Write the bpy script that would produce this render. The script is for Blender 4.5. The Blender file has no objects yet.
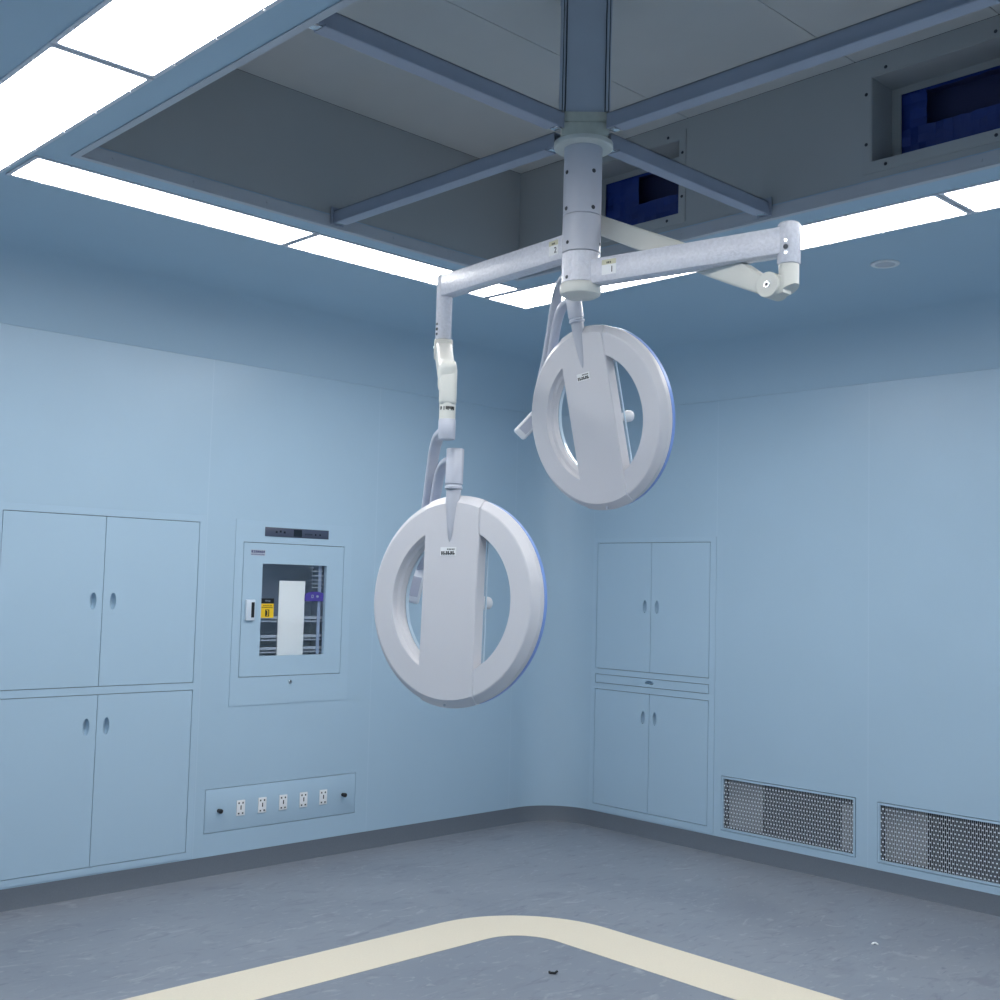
import bpy, bmesh, math, random
from mathutils import Vector, Matrix
sc = bpy.context.scene
COL = sc.collection
PI = math.pi
random.seed(7)

# ------------------------------------------------------------------ helpers
def lin(r, g, b):
    f = lambda c: (c / 255 / 12.92) if c / 255 <= 0.04045 else ((c / 255 + 0.055) / 1.055) ** 2.4
    return (f(r), f(g), f(b), 1.0)

def mat(name, col, rough=0.5, metal=0.0, noise=0.0, nscale=8.0, bump=0.0, bscale=200.0, emit=None, estr=0.0, spec=0.5):
    m = bpy.data.materials.new(name); m.use_nodes = True
    nt = m.node_tree; b = nt.nodes['Principled BSDF']
    b.inputs['Base Color'].default_value = col
    b.inputs['Roughness'].default_value = rough
    b.inputs['Metallic'].default_value = metal
    b.inputs['Specular IOR Level'].default_value = spec
    if emit:
        b.inputs['Emission Color'].default_value = emit
        b.inputs['Emission Strength'].default_value = estr
    tc = nt.nodes.new('ShaderNodeTexCoord')
    if noise:
        n = nt.nodes.new('ShaderNodeTexNoise'); n.inputs['Scale'].default_value = nscale; n.inputs['Detail'].default_value = 5
        nt.links.new(tc.outputs['Object'], n.inputs['Vector'])
        mx = nt.nodes.new('ShaderNodeMix'); mx.data_type = 'RGBA'
        mx.inputs['A'].default_value = tuple(c * (1 - noise) for c in col[:3]) + (1,)
        mx.inputs['B'].default_value = tuple(min(1, c * (1 + noise)) for c in col[:3]) + (1,)
        nt.links.new(n.outputs['Fac'], mx.inputs['Factor'])
        nt.links.new(mx.outputs['Result'], b.inputs['Base Color'])
    if bump:
        n2 = nt.nodes.new('ShaderNodeTexNoise'); n2.inputs['Scale'].default_value = bscale; n2.inputs['Detail'].default_value = 3
        nt.links.new(tc.outputs['Object'], n2.inputs['Vector'])
        bp = nt.nodes.new('ShaderNodeBump'); bp.inputs['Strength'].default_value = bump; bp.inputs['Distance'].default_value = 0.002
        nt.links.new(n2.outputs['Fac'], bp.inputs['Height'])
        nt.links.new(bp.outputs['Normal'], b.inputs['Normal'])
    return m

def obj(name, bm, m, parent=None, smooth=35, loc=None):
    bmesh.ops.recalc_face_normals(bm, faces=bm.faces[:])
    for f in bm.faces: f.smooth = True
    lim = math.radians(smooth)
    for e in bm.edges:
        if len(e.link_faces) == 2:
            if e.calc_face_angle(0.0) > lim: e.smooth = False
        else: e.smooth = False
    me = bpy.data.meshes.new(name); bm.to_mesh(me); bm.free()
    me.materials.append(m)
    o = bpy.data.objects.new(name, me); COL.objects.link(o)
    if parent: o.parent = parent
    if loc is not None: o.location = loc
    return o

def empty(name, loc=(0, 0, 0), parent=None):
    o = bpy.data.objects.new(name, None); COL.objects.link(o); o.location = loc
    o.empty_display_size = 0.1
    if parent: o.parent = parent
    return o

def tag(o, label=None, cat=None, group=None, kind=None):
    if label: o['label'] = label
    if cat: o['category'] = cat
    if group: o['group'] = group
    if kind: o['kind'] = kind
    return o

def struct(name, bm, m, label=None, **k):
    return tag(obj(name, bm, m, **k), label, None, None, 'structure')

def B(): return bmesh.new()
ID = Matrix.Identity(4)

def basis(o, x, y, z):
    M = Matrix.Identity(4)
    for i, v in enumerate((x, y, z)):
        v = Vector(v)
        for j in range(3): M[j][i] = v[j]
    for j in range(3): M[j][3] = o[j]
    return M

def box(bm, a, b, M=ID, bev=0.0, seg=2):
    a, b = Vector(a), Vector(b)
    r = bmesh.ops.create_cube(bm, size=1.0)
    vs = r['verts']
    for v in vs:
        v.co = Vector(((a[i] + b[i]) / 2 + v.co[i] * (b[i] - a[i]) for i in range(3)))
    if bev:
        es = list({e for v in vs for e in v.link_edges})
        rr = bmesh.ops.bevel(bm, geom=es, offset=bev, segments=seg, affect='EDGES', profile=0.5)
        vs = list({v for f in rr['faces'] for v in f.verts} | {v for v in vs if v.is_valid})
    for v in vs: v.co = M @ v.co
    return bm

def axis_frame(p, d):
    d = Vector(d).normalized()
    a = Vector((0, 0, 1)) if abs(d.z) < 0.9 else Vector((1, 0, 0))
    x = a.cross(d).normalized(); y = d.cross(x)
    return basis(p, x, y, d)

def revolve(bm, prof, M=ID, seg=32, closed=False, a0=0.0, a1=2 * PI):
    """prof: list of (r, z), revolved about local z"""
    full = abs(a1 - a0 - 2 * PI) < 1e-6
    n = seg if full else seg + 1
    rings = []
    for r, z in prof:
        if r < 1e-6:
            v = bm.verts.new(M @ Vector((0, 0, z))); rings.append([v] * n)
        else:
            rings.append([bm.verts.new(M @ Vector((r * math.cos(a0 + (a1 - a0) * k / seg), r * math.sin(a0 + (a1 - a0) * k / seg), z))) for k in range(n)])
    pairs = list(zip(rings, rings[1:])) + ([(rings[-1], rings[0])] if closed else [])
    for A, Bq in pairs:
        for k in range(seg):
            k2 = (k + 1) % n
            f = []
            for v in (A[k], A[k2], Bq[k2], Bq[k]):
                if v not in f: f.append(v)
            if len(f) > 2:
                try: bm.faces.new(f)
                except ValueError: pass
    return bm

def cyl(bm, p0, p1, r, seg=32, r1=None, ch=0.0):
    p0, p1 = Vector(p0), Vector(p1); h = (p1 - p0).length
    r1 = r if r1 is None else r1
    c = min(ch, r * .5, h * .4)
    prof = [(0, 0), (r - c, 0), (r, c), (r1, h - c), (r1 - c, h), (0, h)] if c else [(0, 0), (r, 0), (r1, h), (0, h)]
    return revolve(bm, prof, axis_frame(p0, p1 - p0), seg)

def tube(bm, pts, rx, ry=None, seg=16, side=None):
    """sweep an ellipse (rx across 'side' direction, ry other) along pts"""
    ry = ry or rx
    pts = [Vector(p) for p in pts]
    rings = []
    for i, p in enumerate(pts):
        t = (pts[min(i + 1, len(pts) - 1)] - pts[max(i - 1, 0)]).normalized()
        s = Vector(side) if side is not None else Vector((0, 0, 1))
        s = (s - t * s.dot(t)).normalized(); q = t.cross(s)
        ring = []
        for k in range(seg):
            a = 2 * PI * k / seg
            ca, sa = math.cos(a), math.sin(a)
            ex = 0.6
            ring.append(bm.verts.new(p + s * rx * math.copysign(abs(ca) ** ex, ca) + q * ry * math.copysign(abs(sa) ** ex, sa)))
        rings.append(ring)
    for A, Bq in zip(rings, rings[1:]):
        for k in range(seg): bm.faces.new((A[k], A[(k + 1) % seg], Bq[(k + 1) % seg], Bq[k]))
    bm.faces.new(rings[0][::-1]); bm.faces.new(rings[-1])
    return bm

def spline(ctrl, n=10):
    """Catmull-Rom through control points"""
    P = [Vector(c) for c in ctrl]; P = [P[0] * 2 - P[1]] + P + [P[-1] * 2 - P[-2]]
    out = []
    for i in range(1, len(P) - 2):
        for k in range(n):
            t = k / n
            out.append(0.5 * ((2 * P[i]) + (P[i + 1] - P[i - 1]) * t + (2 * P[i - 1] - 5 * P[i] + 4 * P[i + 1] - P[i + 2]) * t * t + (3 * P[i] - P[i - 1] - 3 * P[i + 1] + P[i + 2]) * t ** 3))
    out.append(P[-2]); return out

def rect(u0, v0, u1, v1): return [(u0, v0), (u1, v0), (u1, v1), (u0, v1)]
def oval(cu, cv, ru, rv, n=24):
    return [(cu + ru * math.cos(2 * PI * k / n), cv + rv * math.sin(2 * PI * k / n)) for k in range(n)]
def rrect(u0, v0, u1, v1, r, n=4):
    out = []
    for cx, cy, a in ((u1 - r, v1 - r, 0), (u0 + r, v1 - r, PI / 2), (u0 + r, v0 + r, PI), (u1 - r, v0 + r, 1.5 * PI)):
        for k in range(n + 1): out.append((cx + r * math.cos(a + PI / 2 * k / n), cy + r * math.sin(a + PI / 2 * k / n)))
    return out

def plate(bm, outer, holes, d0, d1, P):
    """flat plate with holes; P(u, v, d) -> world"""
    f0 = []
    loops0, loops1 = [], []
    for L in [outer] + holes:
        loops0.append([bm.verts.new(Vector((u, v, 0))) for u, v in L])
    es = []
    for L in loops0:
        for i in range(len(L)): es.append(bm.edges.new((L[i], L[(i + 1) % len(L)])))
    if holes or len(outer) > 4:
        r = bmesh.ops.triangle_fill(bm, use_beauty=True, use_dissolve=False, edges=es)
        faces = [g for g in r['geom'] if isinstance(g, bmesh.types.BMFace)]
    else:
        faces = [bm.faces.new(loops0[0])]
    mp = {}
    for L in loops0:
        for v in L: mp[v] = bm.verts.new(v.co)
    for f in faces: bm.faces.new([mp[v] for v in f.verts][::-1])
    for L in loops0:
        for i in range(len(L)):
            a, b = L[i], L[(i + 1) % len(L)]
            bm.faces.new((a, b, mp[b], mp[a]))
    for v, w in list(mp.items()):
        u_, v_ = v.co.x, v.co.y
        v.co = Vector(P(u_, v_, d0)); w.co = Vector(P(u_, v_, d1))
    return bm

# mapping on the two walls: d > 0 goes out into the room
PL = lambda u, v, d: (u, -d, v)          # left wall plane Y = 0, u = x
PR = lambda u, v, d: (-d, u, v)          # right wall plane X = 0, u = y
PC = lambda u, v, d: (u, v, d)           # horizontal, d = z
def bx(bm, P, u0, v0, d0, u1, v1, d1, bev=0.0):
    a, b = P(u0, v0, d0), P(u1, v1, d1)
    lo = [min(a[i], b[i]) for i in range(3)]; hi = [max(a[i], b[i]) for i in range(3)]
    return box(bm, lo, hi, ID, bev)

def glyphs(bm, P, u0, v0, w, h, n, d, thick=None, flip=1, seed=0):
    """small letter-like strokes: the print in the photo is too small to read"""
    rnd = random.Random(seed); t = thick or h * 0.16; cw = w / n
    for i in range(n):
        a = u0 + i * cw * 1.0; b = a + cw * 0.74
        k = rnd.randrange(4)
        if k != 2: bx(bm, P, a, v0, d, a + t, v0 + h, d + .0006)
        if k in (0, 3): bx(bm, P, b - t, v0, d, b, v0 + h, d + .0006)
        if k in (1, 0, 2): bx(bm, P, a, v0 + h - t, d, b, v0 + h, d + .0006)
        if k in (1, 2): bx(bm, P, a, v0, d, b, v0 + t, d + .0006)
        if k in (3, 1): bx(bm, P, a, v0 + h / 2 - t / 2, d, b, v0 + h / 2 + t / 2, d + .0006)
        if k == 2: bx(bm, P, (a + b) / 2 - t / 2, v0, d, (a + b) / 2 + t / 2, v0 + h, d + .0006)
    return bm

# ------------------------------------------------------------------ materials
PAINT = lin(168, 194, 213)
def wall_mat(name, axis, seams):
    m = mat(name, PAINT, 0.33, noise=0.03, nscale=2.5, spec=0.35)
    nt = m.node_tree; b = nt.nodes['Principled BSDF']
    src = b.inputs['Base Color'].links[0].from_socket
    g = nt.nodes.new('ShaderNodeNewGeometry'); sx = nt.nodes.new('ShaderNodeSeparateXYZ')
    nt.links.new(g.outputs['Position'], sx.inputs[0])
    for s in seams:
        c = nt.nodes.new('ShaderNodeMath'); c.operation = 'COMPARE'
        nt.links.new(sx.outputs[axis], c.inputs[0]); c.inputs[1].default_value = s; c.inputs[2].default_value = 0.0028
        mx = nt.nodes.new('ShaderNodeMix'); mx.data_type = 'RGBA'
        nt.links.new(c.outputs[0], mx.inputs['Factor']); nt.links.new(src, mx.inputs['A'])
        mx.inputs['B'].default_value = lin(175, 199, 217)
        src = mx.outputs['Result']
    nt.links.new(src, b.inputs['Base Color'])
    return m
M_WALL_L = wall_mat('blue_panel_left', 'X', [-4.92, -3.803, -2.685, -1.569, -0.41])
M_WALL_R = wall_mat('blue_panel_right', 'Y', [-0.33, -1.316, -2.31, -3.30, -4.30])
M_PAINT = mat('blue_enamel', PAINT, 0.33, noise=0.02, nscale=3, spec=0.35)
M_CABINET = mat('blue_cabinet_enamel', lin(170, 196, 215), 0.3, noise=0.015, nscale=3, spec=0.4)
M_CEIL = mat('blue_ceiling', PAINT, 0.33, noise=0.02, nscale=3, spec=0.35)
M_RECESS = mat('grey_recess_panel', lin(174, 177, 179), 0.5, noise=0.05, nscale=2.2, spec=0.3)
M_BEAM = mat('grey_painted_steel', lin(160, 167, 184), 0.45, noise=0.06, nscale=9, spec=0.4)
M_SHAFT = mat('column_grey_blue', lin(190, 198, 212), 0.45, noise=0.05, nscale=9)
M_PLATE = mat('galvanised_plate', lin(205, 207, 196), 0.55, noise=0.1, nscale=60)
M_GAP = mat('dark_gap', lin(34, 44, 58), 0.8)
M_DARK = mat('duct_dark', lin(42, 50, 62), 0.8)
M_FILTER = mat('grey_filter', lin(128, 131, 136), 0.8, noise=0.08, nscale=20)
M_SKIRT = mat('grey_skirting_vinyl', lin(104, 112, 122), 0.45, noise=0.10, nscale=150, spec=0.35)
M_STRIPE = mat('cream_vinyl', lin(226, 216, 195), 0.42, noise=0.06, nscale=120, spec=0.4)
M_LIGHTFRAME = mat('light_frame_white', lin(222, 224, 232), 0.4)
M_DIFF = mat('light_diffuser', (0.9, 0.9, 0.9, 1), 0.5, emit=(1.0, 0.985, 0.97, 1), estr=15.8)
M_LAMP = mat('lamp_white_plastic', lin(209, 209, 214), 0.36, bump=0.05, bscale=500, spec=0.45)
M_LAMPSIDE = mat('lamp_grey_trim', lin(190, 193, 203), 0.3)
M_CREAM = mat('lamp_cream_plastic', lin(216, 217, 211), 0.4)
M_TUBE = mat('lamp_grey_enamel', lin(190, 194, 206), 0.3, noise=0.02, nscale=40, spec=0.5)
M_HAMMER = mat('lamp_hammered_enamel', lin(216, 218, 228), 0.25, noise=0.17, nscale=95, bump=1.0, bscale=95, spec=0.6)
M_BLUERIM = mat('blue_translucent_rim', lin(128, 160, 224), 0.3)
M_GLASSCLEAR = mat('clear_lens', lin(200, 220, 235), 0.1)
M_BLACK = mat('black_plastic', lin(18, 20, 24), 0.4)
M_SCREW = mat('screw_steel', lin(70, 74, 82), 0.4, metal=0.6)
M_CHROME = mat('chrome', lin(205, 208, 212), 0.2, metal=0.9)
M_WHITE = mat('white_plastic', lin(232, 234, 236), 0.35)
M_PAPER = mat('white_card', lin(248, 250, 248), 0.7)
M_YELLOW = mat('yellow_print', lin(236, 196, 30), 0.5)
M_NAVY = mat('navy_print', lin(32, 46, 110), 0.5)
M_PURPLE = mat('purple_print', lin(72, 62, 150), 0.5)
M_LCDBAR = mat('grey_display_bar', lin(66, 74, 94), 0.35)
M_LCD = mat('dark_lcd', lin(26, 34, 44), 0.15)
M_PALE = mat('pale_print', lin(150, 162, 178), 0.5)
M_INSIDE = mat('cabinet_interior_grey', lin(150, 166, 194), 0.5)
M_SHELF = mat('shelf_plastic', lin(176, 186, 200), 0.3)
M_GRILLE = mat('grille_painted_steel', lin(216, 226, 236), 0.4, spec=0.5)
M_BLUEFILM = mat('blue_plastic_film', lin(44, 70, 152), 0.3, noise=0.3, nscale=6, bump=0.5, bscale=14, spec=0.5)
M_GREYPLATE = mat('maker_plate_grey', lin(176, 184, 200), 0.4)
M_DUCTSHADE = mat('duct_shade_navy', lin(74, 80, 128), 0.6)
M_GREYLBL = mat('beige_label', lin(206, 204, 178), 0.5)
M_SPK = mat('speaker_mesh', lin(196, 200, 208), 0.6)

def floor_mat():
    m = mat('grey_marbled_vinyl', lin(134, 142, 158), 0.36, spec=0.42)
    nt = m.node_tree; b = nt.nodes['Principled BSDF']; L = nt.links
    tc = nt.nodes.new('ShaderNodeTexCoord')
    base = None
    cols = lin(138, 144, 153)
    prev = nt.nodes.new('ShaderNodeRGB'); prev.outputs[0].default_value = cols; prev = prev.outputs[0]
    def layer(prev, rot, scale, lo, hi, col, fac, detail=3, dist=1.2):
        mp = nt.nodes.new('ShaderNodeMapping'); mp.inputs['Rotation'].default_value = (0, 0, rot); mp.inputs['Scale'].default_value = scale
        L.new(tc.outputs['Object'], mp.inputs['Vector'])
        n = nt.nodes.new('ShaderNodeTexNoise'); n.inputs['Scale'].default_value = 1; n.inputs['Detail'].default_value = detail; n.inputs['Distortion'].default_value = dist
        L.new(mp.outputs[0], n.inputs['Vector'])
        r = nt.nodes.new('ShaderNodeValToRGB'); r.color_ramp.elements[0].position = lo; r.color_ramp.elements[1].position = hi
        r.color_ramp.elements[0].color = (0, 0, 0, 1); r.color_ramp.elements[1].color = (fac, fac, fac, 1)
        L.new(n.outputs['Fac'], r.inputs[0])
        mx = nt.nodes.new('ShaderNodeMix'); mx.data_type = 'RGBA'
        L.new(r.outputs[0], mx.inputs['Factor']); L.new(prev, mx.inputs['A']); mx.inputs['B'].default_value = col
        return mx.outputs['Result']
    prev = layer(prev, 0.0, (1.3, 1.3, 1), .35, .7, lin(122, 129, 140), .85, 6, .6)
    prev = layer(prev, 0.35, (4, 9, 1), .55, .72, lin(116, 121, 131), .7, 5, 2.0)
    prev = layer(prev, -1.1, (5, 11, 1), .60, .76, lin(170, 173, 179), .6, 5, 2.2)
    prev = layer(prev, 0.9, (9, 20, 1), .62, .76, lin(168, 171, 178), .55, 4, 2.0)
    prev = layer(prev, -0.4, (8, 26, 1), .62, .74, lin(106, 111, 122), .7, 4, 1.5)
    L.new(prev, b.inputs['Base Color'])
    return m
M_FLOOR = floor_mat()

def glass_mat():
    m = bpy.data.materials.new('thin_window_glass'); m.use_nodes = True
    nt = m.node_tree; nt.nodes.clear()
    o = nt.nodes.new('ShaderNodeOutputMaterial'); mx = nt.nodes.new('ShaderNodeMixShader')
    t = nt.nodes.new('ShaderNodeBsdfTransparent'); t.inputs[0].default_value = (0.98, 0.99, 1.0, 1)
    g = nt.nodes.new('ShaderNodeBsdfGlossy'); g.inputs['Roughness'].default_value = 0.03
    mx.inputs[0].default_value = 0.08
    nt.links.new(t.outputs[0], mx.inputs[1]); nt.links.new(g.outputs[0], mx.inputs[2]); nt.links.new(mx.outputs[0], o.inputs[0])
    return m
M_GLASS = glass_mat()

# ------------------------------------------------------------------ the room
X0, Y0 = -6.15, -5.95          # the two walls behind the camera
CH = 3.0                       # ceiling height
CR = 0.325                      # cove radius
WR = 0.33                      # radius of the rounded vertical corner
ZT = 2.70                      # top of the wall panels
ZB = 0.10                      # top of the skirting

# recess in the ceiling and lamp strips
RX0, RX1, RY0, RY1, RZ = -4.15, -2.0, -4.35, -1.585, 3.51

struct('floor', box(B(), (X0 - .1, Y0 - .1, -.1), (.1, .1, 0)), M_FLOOR, 'grey blue marbled vinyl floor')

# openings in the two walls we look at
LCAB = (-3.80, 0.108, -2.694, 1.873)
LFR = (-2.512, 0.868, -1.742, 1.864)
LSOC = (-2.628, 0.217, -1.655, 0.4455)
RCAB = (-1.316, 0.108, -0.335, 1.872)
RV1 = (-2.2405, 0.141, -1.370, 0.4575)
RV2 = (-3.235, 0.138, -2.365, 0.4545)
def wallplate(outer, holes, P):
    return plate(B(), rect(*outer), [rect(*h) for h in holes], 0.0, -0.08, P)
struct('wall_left', wallplate((X0, 0, -WR, ZT), [LCAB, LFR, LSOC], PL), M_WALL_L, 'pale blue panelled wall with the glazed cabinet')
struct('wall_right', wallplate((Y0, 0, -WR, ZT), [RCAB, RV1, RV2], PR), M_WALL_R, 'pale blue panelled wall with the air grilles')
bm = B()
revolve(bm, [(WR, 0), (WR, ZT), (WR + .08, ZT), (WR + .08, 0)], basis((-WR, -WR, 0), (1, 0, 0), (0, 1, 0), (0, 0, 1)), 24, True, 0, PI / 2)
struct('wall_corner', bm, M_PAINT, 'rounded pale blue corner between the two walls')
struct('wall_near', box(B(), (X0 - .1, Y0 - .1, 0), (.08, Y0, CH)), M_PAINT)
struct('wall_far', box(B(), (X0 - .1, Y0, 0), (X0, .08, CH)), M_PAINT)

# sweep along left wall, rounded corner, right wall
def room_sweep(prof):
    """prof: (distance from wall into room, z)"""
    bm = B(); path = []
    path.append(((X0, 0), (0, -1)))
    for k in range(17):
        a = PI / 2 - PI / 2 * k / 16
        path.append(((-WR + WR * math.cos(a), -WR + WR * math.sin(a)), (-math.cos(a), -math.sin(a))))
    path.append(((0, Y0), (-1, 0)))
    rings = []
    for (px, py), (nx, ny) in path:
        rings.append([bm.verts.new((px + nx * d, py + ny * d, z)) for d, z in prof])
    for A, Bq in zip(rings, rings[1:]):
        for k in range(len(prof) - 1): bm.faces.new((A[k], A[k + 1], Bq[k + 1], Bq[k]))
    return bm
cove = [(-.004, ZT + .0005), (.003, ZT + .0005)]
for k in range(1, 19):
    a = k / 18
    cove.append((.003 * (1 - a) ** 2 + 2 * a * (1 - a) * .125 + a * a * CR, ZT + (CH - ZT) * (2 * a * (1 - a) + a * a)))
struct('trim_1', room_sweep(cove), M_PAINT, 'curved blue cove joining the walls to the ceiling')
foot = [(0, ZB), (.003, ZB), (.003, .006), (.006, .0005)]
struct('baseboard_1', room_sweep(foot), M_SKIRT, 'dark grey coved vinyl skirting')

# ceiling with the recess and the light strips cut out
SX0, SX1 = (-4.580, -4.280), (-1.841, -1.557)   # left and right strips (x)
SY1, SY0 = (-1.461, -1.206), (-4.735, -4.480)   # back and near strips (y)
def holes_xy():
    return [rect(RX0, RY0, RX1, RY1), rect(SX0[0], -4.755, SX0[1], -1.186), rect(SX1[0], -4.755, SX1[1], -1.206),
            rect(-4.258, SY1[0], -1.858, SY1[1]), rect(-4.258, SY0[0], -1.858, SY0[1])]
struct('ceiling', plate(B(), rect(X0, Y0, -CR, -CR), holes_xy(), CH, CH + .05, PC), M_CEIL, 'blue ceiling around the recess')
# ceiling edge strips beside the cove meet its top (cove ends at CR from each wall)

# recess shell: four sides and a top, ducts cut into the right side
D1 = (-3.92, 3.113, -3.402, 3.437)
D0 = (-2.535, 3.110, -1.955, 3.433)
bm = B()
PRX = lambda u, v, d: (RX1 + d, u, v)
plate(bm, rect(RY0, CH + .05, RY1, RZ), [rect(*D1), rect(*D0)], 0, .03, PRX)
box(bm, (RX0, RY1, CH + .05), (RX1, RY1 + .03, RZ)); box(bm, (RX0, RY0 - .03, CH + .05), (RX1, RY0, RZ))
box(bm, (RX0 - .03, RY0, CH + .05), (RX0, RY1, RZ))
struct('wall_recess', bm, M_RECESS, 'grey metal sides of the ceiling recess')
m = M_RECESS.copy(); m.name = 'grey_recess_top'; nt = m.node_tree; b = nt.nodes['Principled BSDF']
b.inputs['Base Color'].links[0].from_node.inputs['A'].default_value = lin(190, 192, 192)
b.inputs['Base Color'].links[0].from_node.inputs['B'].default_value = lin(206, 207, 207)
bm = B()
ys = [RY0, -3.87, -3.338, -2.575, RY1]
for a, c in zip(ys, ys[1:]):
    xs = [RX0, RX1]
    for p, q in zip(xs, xs[1:]): box(bm, (p + .0015, a + .0015, RZ), (q - .0015, c - .0015, RZ + .03), bev=.001, seg=1)
box(bm, (RX0 - .03, RY0 - .03, RZ + .03), (RX1 + .03, RY1 + .03, RZ + .05))
struct('ceiling_recess', bm, m, 'grey panelled top of the ceiling recess')
# steel angle around the lower edge of the recess
bm = B()
t = .0025
z0, z1 = CH - .004, CH + .044
plate(bm, rect(RX0 - .022, RY0 - .022, RX1 + .022, RY1 + .022), [rect(RX0 + .003, RY0 + .003, RX1 - .003, RY1 - .003)], z0, z0 + .0035, PC)
plate(bm, rect(RX0 + .001, RY0 + .001, RX1 - .001, RY1 - .001), [rect(RX0 + .005, RY0 + .005, RX1 - .005, RY1 - .005)], z0 + .004, z1, PC)
n = 7
for k in range(n):
    x = RX0 + .12 + (RX1 - RX0 - .24) * k / (n - 1)
    cyl(bm, (x, RY1 - .005, CH + .022), (x, RY1 - .008, CH + .022), .006, 10)
    y = RY0 + .12 + (RY1 - RY0 - .24) * k / (n - 1)
    cyl(bm, (RX1 - .005, y, CH + .022), (RX1 - .008, y, CH + .022), .006, 10)
struct('trim_2', bm, mat('recess_lip', lin(188, 192, 200), .45, noise=.05), 'grey steel lip around the ceiling recess')

# cream floor stripe
bm = B()
def stripe():
    ox, oy, ix, iy, ro, ri = -1.662, -1.39, -1.983, -1.696, .53, .215
    out = [(X0 + .02, oy)]; inn = [(X0 + .02, iy)]
    for k in range(17):
        a = PI / 2 - PI / 2 * k / 16
        out.append((ox - ro + ro * math.cos(a), oy - ro + ro * math.sin(a)))
        inn.append((ix - ri + ri * math.cos(a), iy - ri + ri * math.sin(a)))
    out.append((ox, Y0 + .02)); inn.append((ix, Y0 + .02))
    rows = []
    for (a, c) in zip(out, inn):
        rows.append([bm.verts.new((a[0], a[1], .0)), bm.verts.new((a[0], a[1], .0012)), bm.verts.new((c[0], c[1], .0012)), bm.verts.new((c[0], c[1], .0))])
    for A, Bq in zip(rows, rows[1:]):
        for k in range(3): bm.faces.new((A[k], A[k + 1], Bq[k + 1], Bq[k]))
stripe()
struct('floor_marking', bm, M_STRIPE, 'cream vinyl stripe with rounded corner inlaid in the grey floor')

# ------------------------------------------------------------------ ceiling light panels
def ceiling_light(x0, y0, x1, y1, label):
    cx, cy = (x0 + x1) / 2, (y0 + y1) / 2
    t = tag(empty('ceiling_light', (cx, cy, CH)), label, 'ceiling light', 'light panels around the ceiling recess')
    w, h = (x1 - x0) / 2, (y1 - y0) / 2
    e = .014
    bm = B()
    plate(bm, rect(-w - e, -h - e, w + e, h + e), [rrect(-w, -h, w, h, .008)], -.004, .012, PC)
    long_x = w > h
    n = 5
    for k in range(n):
        s = -1 + 2 * (k + .5) / n
        for g in (-1, 1):
            px, py = (s * w, g * (h + e * .5)) if long_x else (g * (w + e * .5), s * h)
            revolve(bm, [(0, -.0075), (.003, -.007), (.005, -.004)], basis((px, py, 0), (1, 0, 0), (0, 1, 0), (0, 0, 1)), 10)
    obj('frame', bm, M_LIGHTFRAME, t)
    bm = B()
    plate(bm, rrect(-w + .0005, -h + .0005, w - .0005, h - .0005, .008), [], -.002, .006, PC)
    obj('diffuser', bm, M_DIFF, t)
    bm = B(); box(bm, (-w - .01, -h - .01, .0125), (w + .01, h + .01, .04))
    obj('housing', bm, M_LIGHTFRAME, t)
    return t
LP = 1.160; ST = 1.1955
def span(a, k): return a - k * ST - LP, a - k * ST
for k, lab in enumerate(['white ceiling light panel at the end of the wide strip, beside the double cabinet wall',
                         'white ceiling light panel of the wide strip, touching the top edge of the photo',
                         'white ceiling light panel of the wide strip, above the top edge of the photo']):
    a, c = span(-1.186, k)
    ceiling_light(SX0[0] + .008, a, SX0[1] - .008, c, lab)
for k, lab in enumerate(['white ceiling light panel crossing behind the lamp arm marked 2',
                         'long white ceiling light panel above the large double cabinet, beside the left strip']):
    a, c = ((-3.048, -1.874), (-4.242, -3.082))[k]
    ceiling_light(a, SY1[0] + .006, c, SY1[1] - .006, lab)
for k, lab in enumerate(['white ceiling light panel behind the bottom cap of the lamp column',
                         'white ceiling light panel above the grille wall, partly hidden by the arm marked 1',
                         'white ceiling light panel above the grille wall, cut by the photo edge']):
    a, c = span(-1.206, k)
    ceiling_light(SX1[0] + .006, a, SX1[1] - .006, c, lab)
for k in range(2):  # near strip is out of view, assumed from the others, added for its light
    a, c = -1.89 - k * 1.18 - 1.15, -1.89 - k * 1.18
    ceiling_light(a, SY0[0] + .006, c, SY0[1] - .006, ('unseen white ceiling light panel added on the camera side of the recess, nearer the grilles', 'unseen white ceiling light panel added on the camera side of the recess, nearer the cabinets')[k])

# small round ceiling speaker
t = tag(empty('ceiling_speaker', (-1.132, -3.0, CH)), 'small round flush speaker in the blue ceiling above the grille wall', 'speaker')
ax = basis((0, 0, 0), (1, 0, 0), (0, -1, 0), (0, 0, -1))
obj('bezel', revolve(B(), [(.044, .0), (.044, .006), (.056, .008), (.062, .004), (.062, .0)], ax, 32, True), M_WHITE, t)
obj('mesh_cover', revolve(B(), [(0, .005), (.0435, .004), (.0435, 0)], ax, 32), M_SPK, t)

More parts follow.
